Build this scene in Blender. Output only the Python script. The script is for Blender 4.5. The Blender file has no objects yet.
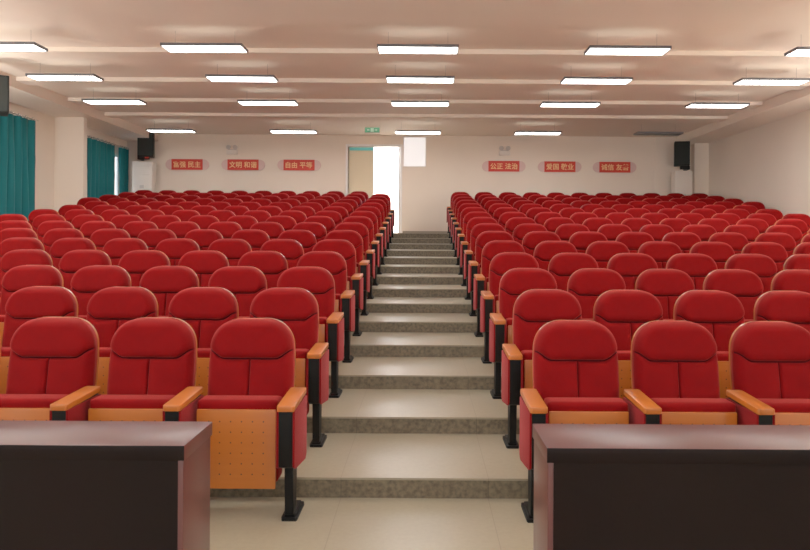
import bpy, bmesh, math
from mathutils import Vector, Matrix
C = bpy.context.scene.collection
sc = bpy.context.scene

# ------------------------------------------------------------------ helpers
def bx(bm, x0, x1, y0, y1, z0, z1, mi=0):
    vs = [bm.verts.new((x, y, z)) for z in (z0, z1) for y in (y0, y1) for x in (x0, x1)]
    for f in ((0,2,3,1),(4,5,7,6),(0,1,5,4),(2,6,7,3),(0,4,6,2),(1,3,7,5)):
        fc = bm.faces.new([vs[i] for i in f]); fc.material_index = mi
    return vs

def cyl(bm, p0, p1, r, seg=12):
    p0, p1 = Vector(p0), Vector(p1)
    d = (p1-p0); q = d.to_track_quat('Z', 'Y')
    rings = []
    for p in (p0, p1):
        rings.append([bm.verts.new(p + q @ Vector((r*math.cos(a), r*math.sin(a), 0)))
                      for a in [2*math.pi*i/seg for i in range(seg)]])
    for i in range(seg):
        j = (i+1) % seg
        bm.faces.new((rings[0][i], rings[0][j], rings[1][j], rings[1][i]))
    bm.faces.new(rings[0][::-1]); bm.faces.new(rings[1])

def prism(bm, pts, axis, a0, a1, mi=0):
    """polygon pts extruded along axis between a0 and a1; pts are in the two other axes (in order)"""
    def mk(u, v, a):
        return {'x': (a, u, v), 'y': (u, a, v), 'z': (u, v, a)}[axis]
    A = [bm.verts.new(mk(u, v, a0)) for u, v in pts]
    B = [bm.verts.new(mk(u, v, a1)) for u, v in pts]
    n = len(pts)
    for i in range(n):
        j = (i+1) % n
        bm.faces.new((A[i], A[j], B[j], B[i])).material_index = mi
    bm.faces.new(A[::-1]).material_index = mi
    bm.faces.new(B).material_index = mi

def bevel(bm, w, seg=2):
    bmesh.ops.bevel(bm, geom=list(bm.edges), offset=w, segments=seg, affect='EDGES', profile=0.6, clamp_overlap=True)

def mesh(name, bm, mats, smooth=False):
    bmesh.ops.recalc_face_normals(bm, faces=bm.faces)
    me = bpy.data.meshes.new(name); bm.to_mesh(me); bm.free()
    for m in (mats if isinstance(mats, (list, tuple)) else [mats]):
        me.materials.append(m)
    if smooth:
        me.shade_smooth()
        try: me.set_sharp_from_angle(angle=math.radians(40))
        except Exception: pass
    return me

def obj(name, me, parent=None, loc=None):
    o = bpy.data.objects.new(name, me); C.objects.link(o)
    if parent: o.parent = parent
    if loc: o.location = loc
    return o

def part(name, bm, mats, parent=None, smooth=False, label=None):
    o = obj(name, mesh(name, bm, mats, smooth), parent)
    if label: o['label'] = label
    return o

def boxpart(name, dims, mats, parent=None, bev=0, label=None):
    bm = bmesh.new(); bx(bm, *dims)
    if bev: bevel(bm, bev)
    return part(name, bm, mats, parent, smooth=bool(bev), label=label)

def thing(name, label, cat, loc=(0,0,0), rz=0, group=None):
    o = bpy.data.objects.new(name, None); C.objects.link(o)
    o.empty_display_size = .1
    o.location = loc; o.rotation_euler = (0,0,rz)
    o['label'] = label; o['category'] = cat
    if group: o['group'] = group
    return o

def tag(o, label, cat, group=None):
    o['label'] = label; o['category'] = cat
    if group: o['group'] = group
    return o

def struct(o, label=None, cat=None):
    o['kind'] = 'structure'
    if label: o['label'] = label
    if cat: o['category'] = cat
    return o

def copy_tree(o, parent=None):
    c = o.copy(); C.objects.link(c)
    if parent: c.parent = parent
    for ch in list(o.children):
        copy_tree(ch, c)
    return c

# ---------------------------------------------------------------- materials
def mat(name, col, rough=.5, metal=0, spec=.5, sheen=0, sheen_tint=None, emit=None, estr=0, coat=0, var=0, vscale=5, bump=0, bscale=100):
    m = bpy.data.materials.new(name); m.use_nodes = True
    nt = m.node_tree; b = nt.nodes['Principled BSDF']
    b.inputs['Base Color'].default_value = (*col, 1)
    b.inputs['Roughness'].default_value = rough
    b.inputs['Metallic'].default_value = metal
    b.inputs['Specular IOR Level'].default_value = spec
    if sheen:
        b.inputs['Sheen Weight'].default_value = sheen
        b.inputs['Sheen Roughness'].default_value = .4
        b.inputs['Sheen Tint'].default_value = (*(sheen_tint or (1,1,1)), 1)
    if coat:
        b.inputs['Coat Weight'].default_value = coat
        b.inputs['Coat Roughness'].default_value = .08
    if emit:
        b.inputs['Emission Color'].default_value = (*emit, 1)
        b.inputs['Emission Strength'].default_value = estr
    if var:
        tc = nt.nodes.new('ShaderNodeTexCoord'); n = nt.nodes.new('ShaderNodeTexNoise')
        n.inputs['Scale'].default_value = vscale; n.inputs['Detail'].default_value = 5
        nt.links.new(tc.outputs['Object'], n.inputs['Vector'])
        r = nt.nodes.new('ShaderNodeMapRange')
        r.inputs['From Min'].default_value = .3; r.inputs['From Max'].default_value = .7
        r.inputs['To Min'].default_value = 1-var; r.inputs['To Max'].default_value = 1+var
        nt.links.new(n.outputs['Fac'], r.inputs['Value'])
        mx = nt.nodes.new('ShaderNodeVectorMath'); mx.operation = 'SCALE'
        mx.inputs[0].default_value = col
        nt.links.new(r.outputs['Result'], mx.inputs['Scale'])
        nt.links.new(mx.outputs['Vector'], b.inputs['Base Color'])
    if bump:
        tc = nt.nodes.new('ShaderNodeTexCoord'); n = nt.nodes.new('ShaderNodeTexNoise')
        n.inputs['Scale'].default_value = bscale
        nt.links.new(tc.outputs['Object'], n.inputs['Vector'])
        bp = nt.nodes.new('ShaderNodeBump'); bp.inputs['Strength'].default_value = bump
        bp.inputs['Distance'].default_value = .004
        nt.links.new(n.outputs['Fac'], bp.inputs['Height'])
        nt.links.new(bp.outputs['Normal'], b.inputs['Normal'])
    return m

M = {}
M['wall'] = mat('wall_paint', (.82,.71,.60), .75, var=.02, vscale=1.5)
M['ceil'] = mat('ceiling_paint', (.86,.76,.66), .8, var=.02, vscale=1.2)
M['white'] = mat('white_paint', (.85,.83,.82), .5)
M['red'] = mat('red_velvet', (.165,.0016,.0022), .88, spec=.07, sheen=.36, sheen_tint=(1,.14,.12), var=.10, vscale=9, bump=.25, bscale=260)
M['redseam'] = mat('dark_red_seam', (.055,.002,.004), .9, spec=.1)
M['redside'] = mat('red_side_fabric', (.16,.0016,.0026), .88, spec=.12, sheen=.3, sheen_tint=(1,.2,.2), bump=.2, bscale=260)
M['black'] = mat('black_steel', (.002,.0022,.0025), .55, spec=.18)
M['shell'] = mat('orange_plywood', (.44,.10,.008), .4, coat=.2, var=.06, vscale=6)
M['dark'] = mat('speaker_black', (.002,.0035,.003), .7, spec=.2)
M['curtain'] = mat('teal_curtain', (.009,.115,.13), .85, spec=.1, sheen=.1, sheen_tint=(.6,1,1))
M['cream'] = mat('cream_door', (.72,.62,.42), .5)
M['cyan'] = mat('cyan_strip', (.12,.62,.65), .5)
M['ac'] = mat('cabinet_plastic', (.74,.67,.60), .45)
M['grey'] = mat('grey_plastic', (.55,.5,.46), .5)
M['signred'] = mat('sign_red', (.60,.030,.014), .5, spec=.3)
M['signpink'] = mat('sign_pale_pink', (.70,.46,.43), .4)
M['gold'] = mat('sign_gold', (.90,.52,.22), .5)
M['green'] = mat('exit_green', (.10,.42,.22), .5, emit=(.2,.8,.45), estr=.05)
M['housing'] = mat('lamp_housing', (.10,.10,.11), .5)
M['led'] = mat('lamp_diffuser', (.9,.9,.9), .5, emit=(1,.95,.90), estr=9)
M['up'] = mat('added_uplight', (.9,.9,.9), .5, emit=(1,.90,.78), estr=.2)  # faint upward glow added to lift the ceiling
M['ledoff'] = mat('unlit_diffuser', (.045,.045,.045), .5)
M['glass'] = mat('window_glass', (.9,.95,1), .02)
M['glass'].node_tree.nodes['Principled BSDF'].inputs['Transmission Weight'].default_value = 1
M['frost'] = mat('glowing_frosted_pane', (.8,.78,.78), .6, emit=(1,.97,.96), estr=.3)  # emission stands in for corridor light coming through the pane
M['base'] = mat('baseboard_tile', (.30,.25,.19), .4)
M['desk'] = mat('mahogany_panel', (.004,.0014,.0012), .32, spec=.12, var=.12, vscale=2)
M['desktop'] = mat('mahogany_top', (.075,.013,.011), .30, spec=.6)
M['chrome'] = mat('eyelet_metal', (.8,.8,.8), .25, metal=1)

def wood_dots():
    m = mat('perforated_plywood', (.62,.20,.045), .4, coat=.2)
    nt = m.node_tree; b = nt.nodes['Principled BSDF']
    L = nt.links.new; N = nt.nodes.new
    tc = N('ShaderNodeTexCoord'); sp = N('ShaderNodeSeparateXYZ'); L(tc.outputs['Object'], sp.inputs[0])
    def mth(op, a, bb=None, c=None):
        n = N('ShaderNodeMath'); n.operation = op
        for i, v in enumerate((a, bb, c)):
            if v is None: continue
            if isinstance(v, (int, float)): n.inputs[i].default_value = v
            else: L(v, n.inputs[i])
        return n.outputs[0]
    def cell(s, off, pitch):
        u = mth('DIVIDE', mth('SUBTRACT', s, off), pitch)
        f = mth('SUBTRACT', mth('FRACT', u), .5)
        return mth('MULTIPLY', f, pitch)
    fx = cell(sp.outputs['X'], 0, .055)
    fz = cell(sp.outputs['Z'], .349, .053)
    d = mth('SQRT', mth('ADD', mth('MULTIPLY', fx, fx), mth('MULTIPLY', fz, fz)))
    dot = mth('LESS_THAN', d, .0042)
    inx = mth('LESS_THAN', mth('ABSOLUTE', sp.outputs['X']), .16)
    inz = mth('LESS_THAN', mth('ABSOLUTE', mth('SUBTRACT', sp.outputs['Z'], .349)), .155)
    msk = mth('MULTIPLY', mth('MULTIPLY', dot, inx), inz)
    n = N('ShaderNodeTexNoise'); n.inputs['Scale'].default_value = 5
    mp = N('ShaderNodeMapping'); mp.inputs['Scale'].default_value = (1, 1, 9)
    L(tc.outputs['Object'], mp.inputs['Vector']); L(mp.outputs[0], n.inputs['Vector'])
    cr = N('ShaderNodeMix'); cr.data_type = 'RGBA'
    cr.inputs[6].default_value = (.44,.10,.007,1); cr.inputs[7].default_value = (.50,.122,.010,1)
    L(n.outputs['Fac'], cr.inputs[0])
    mx = N('ShaderNodeMix'); mx.data_type = 'RGBA'
    L(msk, mx.inputs[0]); L(cr.outputs[2], mx.inputs[6]); mx.inputs[7].default_value = (.10,.03,.01,1)
    L(mx.outputs[2], b.inputs['Base Color'])
    return m
M['board'] = wood_dots()

def stone(name, c1, c2, rough, speck, tile=None, joint=.5):
    m = mat(name, c1, rough, spec=.5)
    nt = m.node_tree; b = nt.nodes['Principled BSDF']; L = nt.links.new; N = nt.nodes.new
    tc = N('ShaderNodeTexCoord')
    n1 = N('ShaderNodeTexNoise'); n1.inputs['Scale'].default_value = 2.2; n1.inputs['Detail'].default_value = 6
    v = N('ShaderNodeTexNoise'); v.inputs['Scale'].default_value = 38; v.inputs['Detail'].default_value = 3
    L(tc.outputs['Object'], n1.inputs['Vector']); L(tc.outputs['Object'], v.inputs['Vector'])
    a = N('ShaderNodeMix'); a.data_type = 'RGBA'; a.inputs[6].default_value = (*c1,1); a.inputs[7].default_value = (*c2,1)
    L(n1.outputs['Fac'], a.inputs[0])
    r = N('ShaderNodeMapRange'); r.inputs['From Min'].default_value = .3; r.inputs['From Max'].default_value = .7
    r.inputs['To Min'].default_value = 1-speck; r.inputs['To Max'].default_value = 1+speck
    L(v.outputs['Fac'], r.inputs['Value'])
    s = N('ShaderNodeVectorMath'); s.operation = 'SCALE'; L(a.outputs[2], s.inputs[0]); L(r.outputs[0], s.inputs['Scale'])
    out = s.outputs[0]
    if tile:
        x = N('ShaderNodeSeparateXYZ'); L(tc.outputs['Object'], x.inputs[0])
        def ln(sock, pitch, off):
            q = N('ShaderNodeMath'); q.operation = 'ADD'; q.inputs[1].default_value = off; L(sock, q.inputs[0])
            f = N('ShaderNodeMath'); f.operation = 'PINGPONG'; f.inputs[1].default_value = pitch/2; L(q.outputs[0], f.inputs[0])
            g = N('ShaderNodeMath'); g.operation = 'LESS_THAN'; g.inputs[1].default_value = .0018; L(f.outputs[0], g.inputs[0])
            return g.outputs[0]
        g1 = ln(x.outputs['X'], tile[0], tile[2]); g2 = ln(x.outputs['Y'], tile[1], tile[3])
        mxm = N('ShaderNodeMath'); mxm.operation = 'MAXIMUM'; L(g1, mxm.inputs[0]); L(g2, mxm.inputs[1])
        k = N('ShaderNodeMix'); k.data_type = 'RGBA'; L(mxm.outputs[0], k.inputs[0]); L(out, k.inputs[6])
        k.inputs[7].default_value = (*(c*joint for c in c2), 1)
        out = k.outputs[2]
    L(out, b.inputs['Base Color'])
    rr = N('ShaderNodeMapRange'); rr.inputs['To Min'].default_value = rough; rr.inputs['To Max'].default_value = rough+.05
    L(n1.outputs['Fac'], rr.inputs['Value']); L(rr.outputs[0], b.inputs['Roughness'])
    return m
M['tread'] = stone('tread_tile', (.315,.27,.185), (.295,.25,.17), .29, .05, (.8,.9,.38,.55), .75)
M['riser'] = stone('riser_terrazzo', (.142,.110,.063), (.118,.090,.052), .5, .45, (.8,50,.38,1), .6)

# ----------------------------------------------------------------- geometry data
D, H = .90, .1112            # row depth and rise
XL, XR = -7.05, 6.78         # side wall faces
YB, YF = 17.40, -3.0         # back / front wall faces
ZL = 14*H                    # top landing
ZC = 3.91
NR = 15
RISER0 = 3.95

# camera -------------------------------------------------------------------
cam = bpy.data.cameras.new('camera'); co = bpy.data.objects.new('camera', cam); C.objects.link(co)
co.location = (.06, 0, 1.40)
cam.sensor_width = 36; cam.lens = 727/810*36
cam.shift_x = -(423.5-405)/810
cam.shift_y = (240.4-275)/810
cam.clip_start = .05
ROLL = math.radians(.35)
co.matrix_world = Matrix.Translation((.06,0,1.40)) @ Matrix.Rotation(math.radians(90), 4, 'X') @ Matrix.Rotation(ROLL, 4, 'Z')
sc.camera = co

# ---------------------------------------------------------------- shell
bm = bmesh.new()
def quad(pts, mi):
    bm.faces.new([bm.verts.new(p) for p in pts]).material_index = mi
quad([(XL,YF,0),(XR,YF,0),(XR,RISER0,0),(XL,RISER0,0)], 0)
for k in range(14):
    y = RISER0+D*k; z = H*(k+1); y1 = RISER0+D*(k+1) if k < 13 else YB+.2
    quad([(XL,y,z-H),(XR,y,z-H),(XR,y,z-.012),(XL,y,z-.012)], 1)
    # tread slab with a small nosing
    quad([(XL,y-.008,z-.012),(XR,y-.008,z-.012),(XR,y-.008,z),(XL,y-.008,z)], 0)
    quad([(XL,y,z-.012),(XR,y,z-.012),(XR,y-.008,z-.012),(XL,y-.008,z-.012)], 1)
    quad([(XL,y-.008,z),(XR,y-.008,z),(XR,y1,z),(XL,y1,z)], 0)
struct(part('floor', bm, [M['tread'], M['riser']]), 'pale tiled floor rising in steps with speckled grey risers')

def wall_grid(name, axis, plane0, plane1, u0, u1, z0, z1, holes, m, label):
    us = sorted({u0, u1, *[h[0] for h in holes], *[h[1] for h in holes]})
    zs = sorted({z0, z1, *[h[2] for h in holes], *[h[3] for h in holes]})
    b = bmesh.new()
    for i in range(len(us)-1):
        for j in range(len(zs)-1):
            cu, cz = (us[i]+us[i+1])/2, (zs[j]+zs[j+1])/2
            if any(h[0] < cu < h[1] and h[2] < cz < h[3] for h in holes): continue
            if axis == 'x': bx(b, plane0, plane1, us[i], us[i+1], zs[j], zs[j+1])
            else: bx(b, us[i], us[i+1], plane0, plane1, zs[j], zs[j+1])
    bmesh.ops.remove_doubles(b, verts=b.verts, dist=1e-5)
    return struct(part(name, b, m), label)

WIN = [(11.6,12.9,2.15,3.35), (15.4,17.1,2.15,3.35)]
FILL_OPENINGS = [(-2.3,-.5,1.0,3.3),(.6,2.4,1.0,3.3),(3.5,5.3,1.3,3.3),(6.4,8.2,1.5,3.3)]  # unglazed openings added out of view to let in fill light
wall_grid('wall_left', 'x', XL-.2, XL, YF-.2, YB+.2, 0, ZC+.2, WIN+FILL_OPENINGS, M['wall'], 'cream left wall with windows behind teal curtains')
wall_grid('wall_right', 'x', XR, XR+.2, YF-.2, YB+.2, 0, ZC+.2, [], M['wall'], 'plain cream right wall')
DX0, DX1, DZ = -1.76, -.50, 3.64
TX0, TX1, TZ0, TZ1 = -.44, .11, 3.16, 3.88
wall_grid('wall_back', 'y', YB, YB+.2, XL, XR, 0, ZC+.2, [(DX0,DX1,ZL,DZ),(TX0,TX1,TZ0,TZ1)], M['wall'], 'cream back wall with a doorway and hanging red slogan signs')
wall_grid('wall_front', 'y', YF-.2, YF, XL, XR, 0, ZC+.2, [(-6.2+i*2.6,-4.2+i*2.6,1.0,3.5) for i in range(5)], M['wall'], 'unseen wall behind the camera with openings added for fill light')  # row of window holes added to flood the hall with soft light
struct(boxpart('ceiling', (XL-.2,XR+.2,YF-.2,YB+.2,ZC,ZC+.2), M['ceil']), 'warm beige ceiling crossed by shallow beams')
SOF = 3.85
ntr = [0]
def trim(dims, m=None, label=None, bev=0):
    ntr[0] += 1
    return struct(boxpart('trim_%d' % ntr[0], dims, m or M['ceil'], bev=bev), label)
SX0, SX1 = -6.30, 6.10
for y0, y1 in ((-1.2,-.85),(.9,1.25),(3.0,3.35),(4.9,5.25),(6.75,8.28),(9.54,9.89),(11.32,11.67),(12.96,13.31),(14.45,14.80)):
    trim((SX0, SX1, y0, y1, SOF, ZC), label='shallow ceiling beam across the hall')
trim((XL, SX0, YF, YB, 3.73, ZC), label='boxed beam along the left wall')
trim((SX1, XR, YF, YB, 3.73, ZC), label='boxed beam along the right wall')
# wall piers
trim((XL, -6.49, 13.985, 14.13, 11*H, 3.73), M['wall'], 'wall pier between the left windows')
trim((6.44, XR, 17.15, YB, ZL, 3.73), M['wall'], 'pier in the right back corner')
trim((5.58, 6.44, YB-.02, YB, ZL, ZC), M['wall'], 'shallow panel of the back wall')
# pale column beside the doorway, below and around its transom light
trim((-.46, .13, YB-.04, YB, ZL+.065, 3.14), M['wall'], 'pale wall strip beside the doorway')
def base(name, dims):
    struct(boxpart(name, dims, M['base']), 'low floor coloured skirting tile')
base('baseboard_back', (DX1+.06, 5.56, YB-.052, YB-.04, ZL, ZL+.065))

# doorway -----------------------------------------------------------------
dr = thing('door_1', 'doorway in the back wall with one cream leaf shut and bright light beyond', 'door', ((DX0+DX1)/2, YB, ZL))
dr['kind'] = 'structure'
def at_door(x0,x1,y0,y1,z0,z1):
    cx = (DX0+DX1)/2
    return (x0-cx, x1-cx, y0-YB, y1-YB, z0-ZL, z1-ZL)
b = bmesh.new()
bx(b, *at_door(DX0-.05,DX0,YB-.03,YB+.2,ZL,DZ+.05)); bx(b, *at_door(DX1,DX1+.05,YB-.03,YB+.2,ZL,DZ+.05)); bx(b, *at_door(DX0,DX1,YB-.03,YB+.2,DZ,DZ+.05))
part('door_frame', b, M['white'], dr)
leaf = part('door_leaf', (lambda q: (bx(q, *at_door(DX0+.01,-1.15,YB+.08,YB+.12,ZL+.01,DZ-.005)), q)[1])(bmesh.new()), M['cream'], dr, label='cream closed door leaf')
part('door_strip', (lambda q: (bx(q, *at_door(DX0+.03,-1.16,YB+.070,YB+.0795,DZ-.09,DZ-.015)), q)[1])(bmesh.new()), M['cyan'], leaf, label='cyan strip across the top')
part('door_leaf', (lambda q: (bx(q, *at_door(DX1-.05,DX1-.01,YB+.12,YB+.74,ZL+.01,DZ-.005)), q)[1])(bmesh.new()), M['white'], dr, label='white door leaf swung open')
# transom light
w = thing('window_3', 'small bright pane high beside the doorway', 'window', ((TX0+TX1)/2, YB, TZ0)); w['kind'] = 'structure'
cx = (TX0+TX1)/2
b = bmesh.new()
for d in ((TX0-cx,TX0-cx+.02,0,.2,0,TZ1-TZ0),(TX1-cx-.02,TX1-cx,0,.2,0,TZ1-TZ0),(TX0-cx,TX1-cx,0,.2,0,.02),(TX0-cx,TX1-cx,0,.2,TZ1-TZ0-.02,TZ1-TZ0)): bx(b,*d)
part('window_frame', b, M['white'], w)
boxpart('window_pane', (TX0-cx+.02,TX1-cx-.02,.02,.026,.02,TZ1-TZ0-.02), M['frost'], w)
# corridor beyond
struct(boxpart('floor_corridor', (-4.5,3,YB+.2,20,ZL-.1,ZL), M['tread']), 'corridor floor beyond the doorway')
struct(boxpart('wall_corridor', (-4.5,3,20,20.2,ZL,4.4), M['white']), 'white corridor wall beyond the doorway')
struct(boxpart('ceiling_corridor', (-4.5,3,YB+.2,20.2,4.4,4.5), M['white']), 'corridor ceiling beyond the doorway')
la = bpy.data.lights.new('corridor_lamp', 'AREA'); la.shape = 'RECTANGLE'; la.size = 3.5; la.size_y = 1.4; la.energy = 330; la.color = (.97,.97,1)
lo = bpy.data.objects.new('corridor_lamp', la); C.objects.link(lo); lo.location = (-.9, 18.8, 4.35)

for sx in (-1, 1):     # unseen fill lights added along both sides to brighten the ceiling
    la = bpy.data.lights.new('ceiling_fill_light', 'AREA'); la.shape = 'RECTANGLE'; la.size = .3; la.size_y = 9; la.energy = 170; la.color = (1,.93,.85)
    lo = bpy.data.objects.new('ceiling_fill_light', la); C.objects.link(lo)
    lo.location = (sx*6.45, 5.3, 2.3); lo.rotation_euler = (0, math.radians(180+sx*28), 0)
# windows left -----------------------------------------------------------------
for i, (y0,y1,z0,z1) in enumerate(WIN):
    w = thing('window_%d' % (i+1), ('near' if i == 0 else 'far')+' left window behind teal curtains', 'window', (XL-.1, y0, z0)); w['kind'] = 'structure'
    dy, dz = y1-y0, z1-z0
    b = bmesh.new()
    for d in ((0,.04),(dy-.04,dy),(dy/2-.02,dy/2+.02)): bx(b,-.03,.03,d[0],d[1],0,dz)
    bx(b,-.03,.03,.04,dy/2-.02,0,.04); bx(b,-.03,.03,dy/2+.02,dy-.04,0,.04)
    bx(b,-.03,.03,.04,dy/2-.02,dz-.04,dz); bx(b,-.03,.03,dy/2+.02,dy-.04,dz-.04,dz)
    part('window_frame', b, M['white'], w)
    b = bmesh.new(); bx(b,-.003,.003,.04,dy/2-.02,.04,dz-.04); bx(b,-.003,.003,dy/2+.02,dy-.04,.04,dz-.04)
    part('window_pane', b, M['glass'], w)

# curtains ---------------------------------------------------------------------
def curtain(y0, y1, zt, zb, n, label, xc=-6.95):
    t = thing('curtain', label, 'curtain', (xc, y0, zb), group='teal curtains on the left wall')
    L = y1-y0; hgt = zt-zb
    b = bmesh.new(); NX, NZ = n*16, 14
    g = []
    for i in range(NX+1):
        u = i/NX; row = []
        for j in range(NZ+1):
            v = j/NZ
            amp = .045*(.75+.25*math.cos(3*u*n+v*2))
            x = amp*(2*abs(math.sin(math.pi*n*u + .17*math.sin(v*3+u*5)))**.75-1) + .008*math.sin(u*37+v*5)
            if abs(v-9/14) < .01: x += .006
            row.append(b.verts.new((x, u*L+.012*math.sin(v*4+u*9), v*hgt)))
        g.append(row)
    for i in range(NX):
        for j in range(NZ):
            b.faces.new((g[i][j], g[i+1][j], g[i+1][j+1], g[i][j+1]))
    part('cloth', b, M['curtain'], t, smooth=True)
    for i in range(n):
        yy = (i+.5)/n*L; b = bmesh.new(); R, q, NS = .030, .006, 16
        vs = [[b.verts.new(((R+q*math.cos(c))*math.cos(a), yy+q*math.sin(c)*1.6, hgt+.027+(R+q*math.cos(c))*math.sin(a)))
               for c in [math.pi/2*m for m in range(4)]] for a in [2*math.pi*m/NS for m in range(NS)]]
        for m in range(NS):
            for c in range(4):
                b.faces.new((vs[m][c], vs[(m+1)%NS][c], vs[(m+1)%NS][(c+1)%4], vs[m][(c+1)%4]))
        part('curtain_ring', b, M['chrome'], t, smooth=True)
    return t
def rod(y0, y1, z, label):
    b = bmesh.new(); cyl(b, (0,0,0), (0,y1-y0,0), .012)
    t = thing('curtain_rod', label, 'curtain rod', (-6.95, y0, z), group='curtain rods on the left wall')
    part('pole', b, M['chrome'], t, smooth=True)
    for yy in (.06, y1-y0-.06):
        b = bmesh.new(); bx(b, -.10, 0, yy-.01, yy+.01, -.01, .01); bx(b, -.10, -.09, yy-.03, yy+.03, -.04, .04)
        part('bracket', b, M['chrome'], t)
curtain(10.9, 13.13, 3.50, 1.50, 10, 'teal eyelet curtain nearest the camera on the left wall')
curtain(15.16, 16.50, 3.50, 1.62, 7, 'teal curtain left of the bright window gap, beyond the pier')
curtain(16.76, 17.22, 3.50, 1.62, 4, 'narrow lighter teal curtain right of the bright gap, nearest the back corner')
rod(10.75, 13.2, 3.531, 'metal rod carrying the nearest teal curtain')
rod(15.0, 17.33, 3.531, 'metal rod carrying the two far teal curtains')

# ---------------------------------------------------------------- ceiling lamps
def make_lamp(on, label, loc):
    t = thing('ceiling_light', label, 'ceiling light', loc, group='hanging panel lights')
    b = bmesh.new()
    w, d, h = .485, .16, .035
    bx(b,-w,w,-d,-d+.014,0,h); bx(b,-w,w,d-.014,d,0,h); bx(b,-w,-w+.014,-d+.014,d-.014,0,h); bx(b,w-.014,w,-d+.014,d-.014,0,h)
    bx(b,-w+.014,w-.014,-d+.014,d-.014,h-.008,h)
    part('housing', b, M['housing'], t)
    boxpart('diffuser', (-w+.014,w-.014,-d+.014,d-.014,.002,.012), M['led'] if on else M['ledoff'], t)
    boxpart('added_uplight_strip', (-w+.03,w-.03,-d+.03,d-.03,h+.0005,h+.004), M['up'] if on else M['ledoff'], t)  # glowing strip added above each panel to brighten the ceiling
    for sx in (-.36, .36):
        b = bmesh.new(); cyl(b, (sx,0,h), (sx,0,ZC-loc[2]), .0015, 6)
        part('suspension_wire', b, M['housing'], t)
    return t
COLS = [-5.05, -2.59, -.02, 2.50, 4.96]
ROWX = {8.77:COLS, 10.42:[-5.09,-2.55,0,2.52,5.03], 12.25:[-5.16,-2.57,-.01,2.51,4.99], 15.5:[-5.33,-2.72,-.07,2.48,5.05]}
cname = ['leftmost', 'second from left', 'middle', 'second from right', 'rightmost']
rname = {8.77:'nearest visible row', 10.42:'second row from the front', 12.25:'third row from the front', 15.5:'row closest to the back wall'}
on0 = make_lamp(True, 'x', (COLS[0], 8.77, 3.69)); off0 = None
for y in (8.77, 10.42, 12.25, 15.5):
    for i, x in enumerate(ROWX[y]):
        off = (y == 15.5 and i == 4)
        lab = ('lit white hanging panel light, ' if not off else 'dark unlit panel light, ')+cname[i]+' in the '+rname[y]
        if off: make_lamp(False, 'dark unlit hanging panel light above the right back speaker', (x, y, 3.69)); continue
        if y == 8.77 and i == 0: t = on0
        else: t = copy_tree(on0); t.location = (x, y, 3.69)
        t['label'] = lab
for y, cs in ((5.6,(0,1,2)),(3.8,(0,1,2,3)),(1.6,(0,1,2)),(-.8,(0,2,4))):
    for i in cs:
        t = copy_tree(on0); t.location = (COLS[i], y, 3.69)
        t['label'] = 'lit panel light over the front of the hall, out of the picture'

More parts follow.
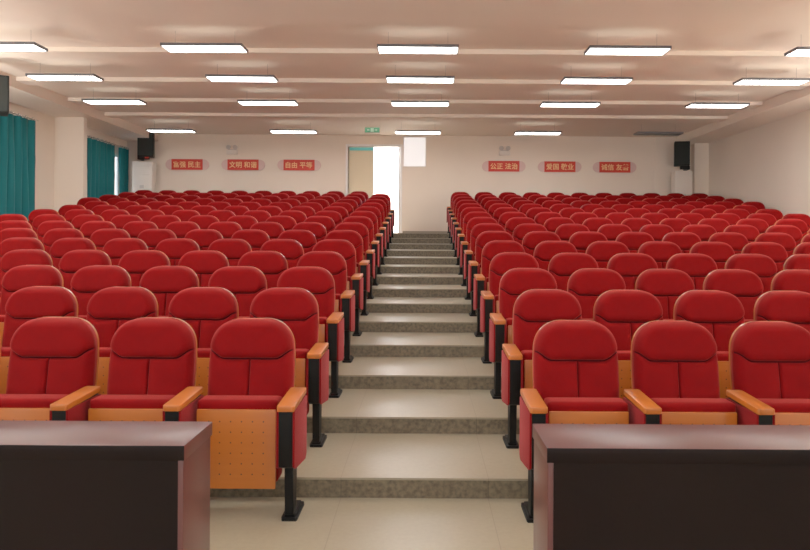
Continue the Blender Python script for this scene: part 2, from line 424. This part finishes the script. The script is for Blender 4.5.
# ---------------------------------------------------------------- auditorium seat
PITCH = .546; ARM = PITCH/2
def build_back(shell=False):
    b = bmesh.new()
    z0, z1 = .36, .960
    r = .150
    def hw(z):
        w = .221+.011*min(1,(z-z0)/.25)
        if z > .72: w -= .014*((z-.72)/.24)
        if z > z1-r:
            q = (z-(z1-r))/r
            w -= r*(1-(max(0,1-q**2.15))**(1/2.15))
        return w
    def yc(z):      # recline of the rear plane
        return .440+.11*(z-z0)/.6 + .012*math.sin(math.pi*(z-z0)/.6)
    SEAM = .752
    zs = [z0+(SEAM-z0)*j/20 for j in range(21)]
    zs = [z for z in zs if z < SEAM-.02] + [SEAM-.016, SEAM-.010, SEAM-.0045, SEAM-.0015, SEAM+.0015, SEAM+.0045, SEAM+.010, SEAM+.016]
    n = 24
    zs += [SEAM+.024+(z1-SEAM-.024)*math.sin(math.pi/2*j/n)**.9 for j in range(n+1)]
    half = [0,.007,.02,.034,.05]+[math.sin(math.pi/2*(.05+.95*j/17)) for j in range(1,18)]
    half = [h for i,h in enumerate(half) if i == 0 or h > half[i-1]+1e-6]
    ss = [-h for h in half[:0:-1]]+half
    NX, NZ = len(ss)-1, len(zs)-1
    T = .085
    F, B = [], []
    for zb in zs:
        f, g = [], []
        for s in ss:
            k = max(0, min(1, (abs(s)-.60)/.40))
            lift = .044*(k*k*(3-2*k))*math.exp(-((zb-SEAM)/.085)**2)
            z = min(z1, zb+lift) if zb < z1 else z1
            w = hw(z); x = s*w
            if shell:
                f.append(b.verts.new((x, yc(z)+.001, z))); g.append(b.verts.new((x, yc(z)+.020, z)))
                continue
            ex = w-abs(x); ez = min(z1-z, (z-z0)*1.2)
            e = max(0, -math.log(math.exp(-ex/.012)+math.exp(-max(ez,0)/.012))*.012+.004)
            prof = math.sqrt(max(0, 1-(1-min(1, e/.045))**2))
            dz = zb-SEAM
            t = T*prof
            if dz > 0: t += .022*prof*min(1, dz/.035)**.6
            else: t += .010*prof*(1-min(1,abs(abs(s)-.45)/.55)**2)*min(1,-dz/.03)
            t -= .020*math.exp(-(dz/.007)**2)*prof
            if dz < -.001: t -= .016*math.exp(-(x/.006)**2)*prof*min(1, -dz/.01)
            f.append(b.verts.new((x, yc(z)-t, z))); g.append(b.verts.new((x, yc(z)+.0005, z)))
        F.append(f); B.append(g)
    for j in range(NZ):
        zm = (zs[j]+zs[j+1])/2
        for i in range(NX):
            fc = b.faces.new((F[j][i],F[j][i+1],F[j+1][i+1],F[j+1][i]))
            if not shell:
                sm = abs(ss[i]+ss[i+1])/2
                if abs(zm-SEAM) < .0035 and sm < .985: fc.material_index = 1
                elif SEAM > zm > .52 and sm < .0069: fc.material_index = 1
            b.faces.new((B[j][i],B[j+1][i],B[j+1][i+1],B[j][i+1]))
        b.faces.new((F[j][0],F[j+1][0],B[j+1][0],B[j][0])); b.faces.new((F[j][NX],B[j][NX],B[j+1][NX],F[j+1][NX]))
    for i in range(NX):
        b.faces.new((F[0][i],B[0][i],B[0][i+1],F[0][i+1])); b.faces.new((F[NZ][i],F[NZ][i+1],B[NZ][i+1],B[NZ][i]))
    return b
def smooth_all(me):
    me.shade_smooth()
    return me
me_back = mesh('backrest', build_back(), [M['red'], M['redseam']]); smooth_all(me_back); 
me_shell = mesh('back_panel', build_back(True), M['shell'], smooth=True)
b = bmesh.new(); bx(b, -.2, .2, .160, .178, .143, .541); bevel(b, .006, 2); me_board = mesh('seat_board', b, M['board'], smooth=True)
b = bmesh.new(); bx(b, -.208, .208, .1785, .315, .165, .585); bevel(b, .028, 4); me_cush = mesh('seat_cushion', b, M['red'], smooth=True)
def arm_mesh():
    b = bmesh.new()
    # plan outline with softened front
    pts = [(-.043,.012),(-.034,0),(.034,0),(.043,.012),(.043,.37),(.036,.385),(-.036,.385),(-.043,.37)]
    prism(b, pts, 'z', .574, .603)
    for v in b.verts:
        if v.co.y < .05: v.co.z -= .006
        v.co.z += .010*(v.co.y/.385)
    bevel(b, .006, 2)
    return mesh('armrest', b, M['shell'], smooth=True)
me_arm = arm_mesh()
b = bmesh.new(); cyl(b, (-.226,.25,.37), (.226,.25,.37), .012, 10); me_hinge = mesh('hinge_bar', b, M['black'], smooth=True)
def stand_mesh():
    b = bmesh.new()
    # box under the arm (side profile in y,z), then the leg
    prism(b, [(.012,.573),(.012,.300),(.05,.283),(.34,.25),(.372,.27),(.372,.575)], 'x', -.034, .034)
    prism(b, [(.10,.29),(.12,.028),(.20,.028),(.22,.29)], 'x', -.022, .022)
    bevel(b, .003, 1)
    return mesh('arm_stand', b, M['black'], smooth=True)
me_stand = stand_mesh()
b = bmesh.new()
pts = [(-.034,.11),(-.04,.125),(-.04,.335),(-.034,.35),(.034,.35),(.04,.335),(.04,.125),(.034,.11)]
prism(b, pts, 'z', 0, .016); prism(b, [(x*.72, .13+(y-.11)*.8) for x, y in pts], 'z', .016, .032); me_foot = mesh('foot_plate', b, M['black'])
def sidep():
    b = bmesh.new()
    prism(b, [(.010,.569),(.010,.300),(.05,.281),(.34,.243),(.374,.262),(.374,.572)], 'x', .0345, .0455)
    bevel(b, .004, 2)
    return b
me_sp = mesh('side_panel', sidep(), M['redside'], smooth=True)
b = sidep()
for v in b.verts: v.co.x *= -1
me_sn = mesh('side_panel', b, M['redside'], smooth=True)

def add_stand(t, sx, more=0):
    a = obj('armrest', me_arm, t, (sx*(ARM+more), 0, 0))
    s = obj('arm_stand', me_stand, t, (sx*(ARM+more), 0, 0))
    obj('side_panel', me_sp, s); obj('side_panel', me_sn, s)
    obj('foot_plate', me_foot, s)
def make_seat(side, outer, aisle):
    t = thing('auditorium_seat', 'x', 'seat')
    obj('backrest', me_back, t); obj('back_panel', me_shell, t)
    obj('hinge_bar', me_hinge, t)
    obj('seat_cushion', me_cush, t); obj('seat_board', me_board, t)
    add_stand(t, -side, .004 if aisle else 0)          # the stand on its aisle side
    if outer: add_stand(t, side)
    return t

ordn = ['first','second','third','fourth','fifth','sixth','seventh','eighth','ninth','tenth','eleventh']
def seat_label(side, k, n):
    blk = 'left' if side < 0 else 'right'
    if k <= 8: row = ('front' if k == 1 else ordn[k-1]) + ' row'
    else: row = 'last row' if k == 15 else ordn[15-k]+' row from the back'
    if k == 1:
        sp = {(-1,0):'red folding seat beside the left desk end showing its perforated orange underside',
              (-1,1):'red folding seat behind the left desk, second from the aisle, front row',
              (-1,2):'red folding seat behind the left desk, third from the aisle, front row',
              (1,0):'red folding seat at the aisle behind the right desk corner, front row',
              (1,1):'red folding seat behind the right desk, second from the aisle, front row',
              (1,2):'red folding seat behind the right desk, third from the aisle, front row'}
        if (side, n) in sp: return sp[(side, n)]
    if n == 0: return 'red aisle-end seat with red side panel, %s, %s block' % (row, blk)
    return 'red folding seat, %s from the aisle, %s, %s block' % (ordn[n], row, blk)

protos = {}
nseat = 0
for k in range(1, NR+1):
    yr = 3.5+D*(k-1)
    for side in (-1, 1):
        last = 10 if k >= 12 else 9
        d = yr+.5
        hwid = (423.5 if side < 0 else 386.5)/727*d
        nmax = min(last, int((hwid-.95+.27)/PITCH)+2)
        for n in range(nmax+1):
            if k == 15 and n == 0 and side < 0: continue
            if n > 0 and n == nmax and nmax < last and (nseat_skip := False): continue
            key = (side, n == last, n == 0)
            if key not in protos:
                protos[key] = make_seat(*key); t = protos[key]
            else:
                t = copy_tree(protos[key])
            t.location = (side*((.900 if side > 0 else .878)+PITCH*n), yr, H*(k-1))
            t['label'] = seat_label(side, k, n)
            t['group'] = 'red folding seats in the %s block' % ('left' if side < 0 else 'right')
            nseat += 1
print('SEATS', nseat)

# ---------------------------------------------------------------- desks
def desk(x0, x1, label):
    y0, y1, zt = 2.39, 2.71, .72
    t = thing('desk', label, 'desk', ((x0+x1)/2, (y0+y1)/2, 0))
    hw_, hd = (x1-x0)/2, (y1-y0)/2
    o = boxpart('desk_top', (-hw_, hw_, -hd, hd, zt-.05, zt), [M['desktop'], M['desk']], t, bev=.003)
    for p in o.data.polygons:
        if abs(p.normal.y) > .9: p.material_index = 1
    boxpart('front_panel', (-hw_+.024, hw_-.024, -hd+.012, -hd+.03, .03, zt-.0505), M['desk'], t)
    boxpart('back_panel', (-hw_+.024, hw_-.024, hd-.03, hd-.012, .08, zt-.0505), M['desk'], t)
    for s in (-1, 1):
        xs = sorted((s*(hw_-.005), s*(hw_-.0235)))
        boxpart('side_panel', (xs[0], xs[1], -hd+.008, hd-.008, 0, zt-.0505), M['desktop'], t, bev=.002)
    return t
desk(-2.33, -.722, 'glossy dark mahogany desk in the left foreground')
desk(.47, 2.07, 'glossy dark mahogany desk in the right foreground')

# ---------------------------------------------------------------- wall speakers
def speaker(loc, rz, label, w=.38, d=.34, h=.60, sg=1):
    t = thing('loudspeaker', label, 'speaker', loc, rz, 'wall mounted loudspeakers')
    b = bmesh.new()
    prism(b, [(-w/2,-d/2),(w/2,-d/2),(w/2*.75,d/2),(-w/2*.75,d/2)], 'z', 0, h); bevel(b, .012, 2)
    part('cabinet', b, M['dark'], t, smooth=True)
    b = bmesh.new(); bx(b, -w/2+.02, w/2-.02, -d/2-.010, -d/2+.002, .02, h-.02); bevel(b, .004, 1)
    part('grille', b, mat('speaker_grille', (.008,.013,.012), .9, bump=.6, bscale=400), t)
    return t
def bracket(t, pts):
    b = bmesh.new()
    for d in pts: bx(b, *d)
    part('wall_mount', b, M['black'], t)
s = speaker((-6.40, 16.95, 3.30), math.radians(6), 'black loudspeaker mounted above the left back air conditioner', w=.36, d=.30, h=.56)
bracket(s, [(-.14,.06,-.06,.02,-.05,-.001),(-.20,-.14,-.06,.30,-.055,.06)])
b = bmesh.new(); bx(b, -.02,.06,-.10,-.06,-.035,-.005); part('indicator', b, M['signred'], s, label='small red fitting under the cabinet')
s = speaker((6.05, 16.95, 3.17), math.radians(-8), 'black loudspeaker mounted above the right back air conditioner', w=.35, d=.30, h=.56)
bracket(s, [(-.02,.20,-.03,.03,-.08,-.001),(.13,.19,-.03,.38,-.085,.06)])
s = speaker((-5.92, 10.1, 3.12), math.radians(25), 'black loudspeaker high on the left wall above the nearest curtain', w=.40, h=.52)
bracket(s, [(-.03,.03,-.03,.03,.5201,.61),(-.50,.03,-.03,.03,.61,.65)])

# ---------------------------------------------------------------- floor-standing air conditioners
def ac(x, label, hgt=1.62, y=17.02, w=.235):
    t = thing('air_conditioner', label, 'air conditioner', (x, y, ZL), group='floor standing air conditioners')
    d = .13
    b = bmesh.new(); bx(b, -w, w, -d, d, .0, hgt); bevel(b, .014, 2)
    part('cabinet', b, M['ac'], t, smooth=True)
    b = bmesh.new()
    for i in range(5): bx(b, -w+.04, w-.04, -d-.008, -d, hgt-.30+i*.045, hgt-.278+i*.045)
    part('air_outlet', b, M['ac'], t)
    b = bmesh.new(); bx(b, -.05, .05, -d-.006, -d, hgt-.62, hgt-.54); part('control_panel', b, M['grey'], t)
    return t
ac(-6.49, 'white floor standing air conditioner in the left back corner', 1.63)
ac(6.10, 'white floor standing air conditioner in the right back corner', 1.50, w=.205)

# ---------------------------------------------------------------- slogan signs
FRONT = Matrix.Rotation(math.radians(90), 4, 'X')
def text_mesh(s, size, m, depth=.002):
    cu = bpy.data.curves.new('lettering', 'FONT'); cu.body = s; cu.size = size
    cu.align_x = 'CENTER'; cu.align_y = 'CENTER'; cu.extrude = depth; cu.offset = .0016; cu.space_character = 1.0
    tmp = bpy.data.objects.new('tmp', cu); C.objects.link(tmp)
    dg = bpy.context.evaluated_depsgraph_get()
    me = bpy.data.meshes.new_from_object(tmp.evaluated_get(dg))
    bpy.data.objects.remove(tmp); me.transform(FRONT)
    # centre
    xs = [v.co.x for v in me.vertices]; zs = [v.co.z for v in me.vertices]
    me.transform(Matrix.Translation((-(min(xs)+max(xs))/2, 0, -(min(zs)+max(zs))/2)))
    me.materials.clear(); me.materials.append(m)
    return me
def sign(px, py, txt, label):
    x = .06+(px-423.5)/727*(YB-.05); z = 1.40+(240.4-py)/727*(YB-.05)
    t = thing('slogan_sign', label, 'sign', (x, YB-.001, z), group='red slogan signs on the back wall')
    w, h = .37, .128
    boxpart('red_board', (-w, w, -.05, -.030, -h, h), M['signred'], t)
    # pale rounded backing that shows at both ends
    b = bmesh.new(); W = .52; pts = []
    for c, sg in ((1,1),(-1,-1)):
        for i in range(13):
            a = math.radians(-90+180*i/12)
            pts.append((c*(W-.13)+sg*.13*math.cos(a), sg*h*.98*math.sin(a)))
    prism(b, pts, 'y', -.029, 0)
    part('end_panel', b, M['signpink'], t)
    o = obj('lettering', text_mesh(txt, .155, M['gold']), t, (0, -.052, 0))
    return t
sg = [(186.5,164.4,'富强 民主','leftmost red slogan sign with gold characters, left of the door'),
      (242.5,164.7,'文明 和谐','middle red slogan sign left of the door, under an emergency lamp'),
      (298.5,165,'自由 平等','red slogan sign with gold characters nearest the door'),
      (503.5,166.2,'公正 法治','red slogan sign nearest the aisle on the right, under an emergency lamp'),
      (559.5,166.7,'爱国 敬业','middle red slogan sign right of the aisle'),
      (614.5,167.2,'诚信 友善','rightmost red slogan sign with gold characters, near the right speaker')]
for px, py, tx, lab in sg:
    # undo the camera roll for the measured pixel
    dx, dy = px-423.5, py-240.4
    sign(px, py - dx*math.tan(ROLL)*1.0, tx, lab)

# exit sign ------------------------------------------------------------------
t = thing('exit_sign', 'small green exit sign hanging above the doorway', 'sign', (-1.09, 16.1, 3.905))
b = bmesh.new(); bx(b, -.17, .17, -.015, .015, -.13, -.008); bevel(b, .004, 1); part('sign_body', b, M['grey'], t)
b = bmesh.new(); bx(b, -.16, .16, -.018, -.0151, -.122, -.016); part('green_face', b, M['green'], t)
b = bmesh.new()   # pale running figure and arrow
bx(b, -.035,.035,-.0205,-.0181,-.108,-.030)
for q in (-1, 1):
    prism(b, [(q*x, z) for x, z in ((.12,-.069),(.085,-.045),(.085,-.06),(.055,-.06),(.055,-.078),(.085,-.078),(.085,-.093))], 'y', -.0205, -.0181)
part('sign_symbol', b, mat('exit_pale', (.6,.85,.7), .5, emit=(.5,.9,.7), estr=.08), t)
for sx in (-.12, .12):
    b = bmesh.new(); cyl(b, (sx,0,-.008), (sx,0,.005), .003, 6); part('hanger', b, M['grey'], t)

# twin-head emergency lights ---------------------------------------------------
def emergency(px, py, label):
    x = .06+(px-423.5)/727*YB; z = 1.40+(240.4-py-(px-423.5)*-math.tan(ROLL)*1.0)/727*YB
    t = thing('emergency_light', label, 'emergency light', (x, YB-.001, z-.12), group='twin head emergency lights')
    b = bmesh.new(); bx(b, -.13,.13,-.07,0,0,.10); bevel(b,.008,2); part('battery_box', b, M['ac'], t, smooth=True)
    boxpart('wall_mount', (-.10,.10,-.012,.0,.101,.125), M['grey'], t)
    for sx in (-.08,.08):
        b = bmesh.new(); cyl(b,(sx,-.035,.17),(sx,-.085,.165),.055,20); cyl(b,(sx,-.035,.09),(sx,-.035,.13),.012,8)
        part('lamp_head', b, M['grey'], t, smooth=True)
emergency(232, 149.5, 'pale twin head emergency lamp on the wall left of the door')
emergency(504, 150.5, 'pale twin head emergency lamp on the wall right of the aisle')

# ---------------------------------------------------------------- world + view
wd = bpy.data.worlds.new('world'); sc.world = wd; wd.use_nodes = True
nt = wd.node_tree; bg = nt.nodes['Background']
sky = nt.nodes.new('ShaderNodeTexSky'); sky.sky_type = 'HOSEK_WILKIE'; sky.turbidity = 8; sky.sun_direction = (-.5,-.3,.8)
mx = nt.nodes.new('ShaderNodeMix'); mx.data_type = 'RGBA'; mx.inputs[0].default_value = .8
nt.links.new(sky.outputs[0], mx.inputs[6]); mx.inputs[7].default_value = (.95,.97,1,1)
nt.links.new(mx.outputs[2], bg.inputs['Color']); bg.inputs['Strength'].default_value = 1.8
sc.view_settings.view_transform = 'Standard'
sc.view_settings.look = 'None'
sc.view_settings.exposure = .95
sc.view_settings.gamma = 1.3
sc.cycles.max_bounces = 8
sc.cycles.diffuse_bounces = 5
sc.cycles.sample_clamp_indirect = 6
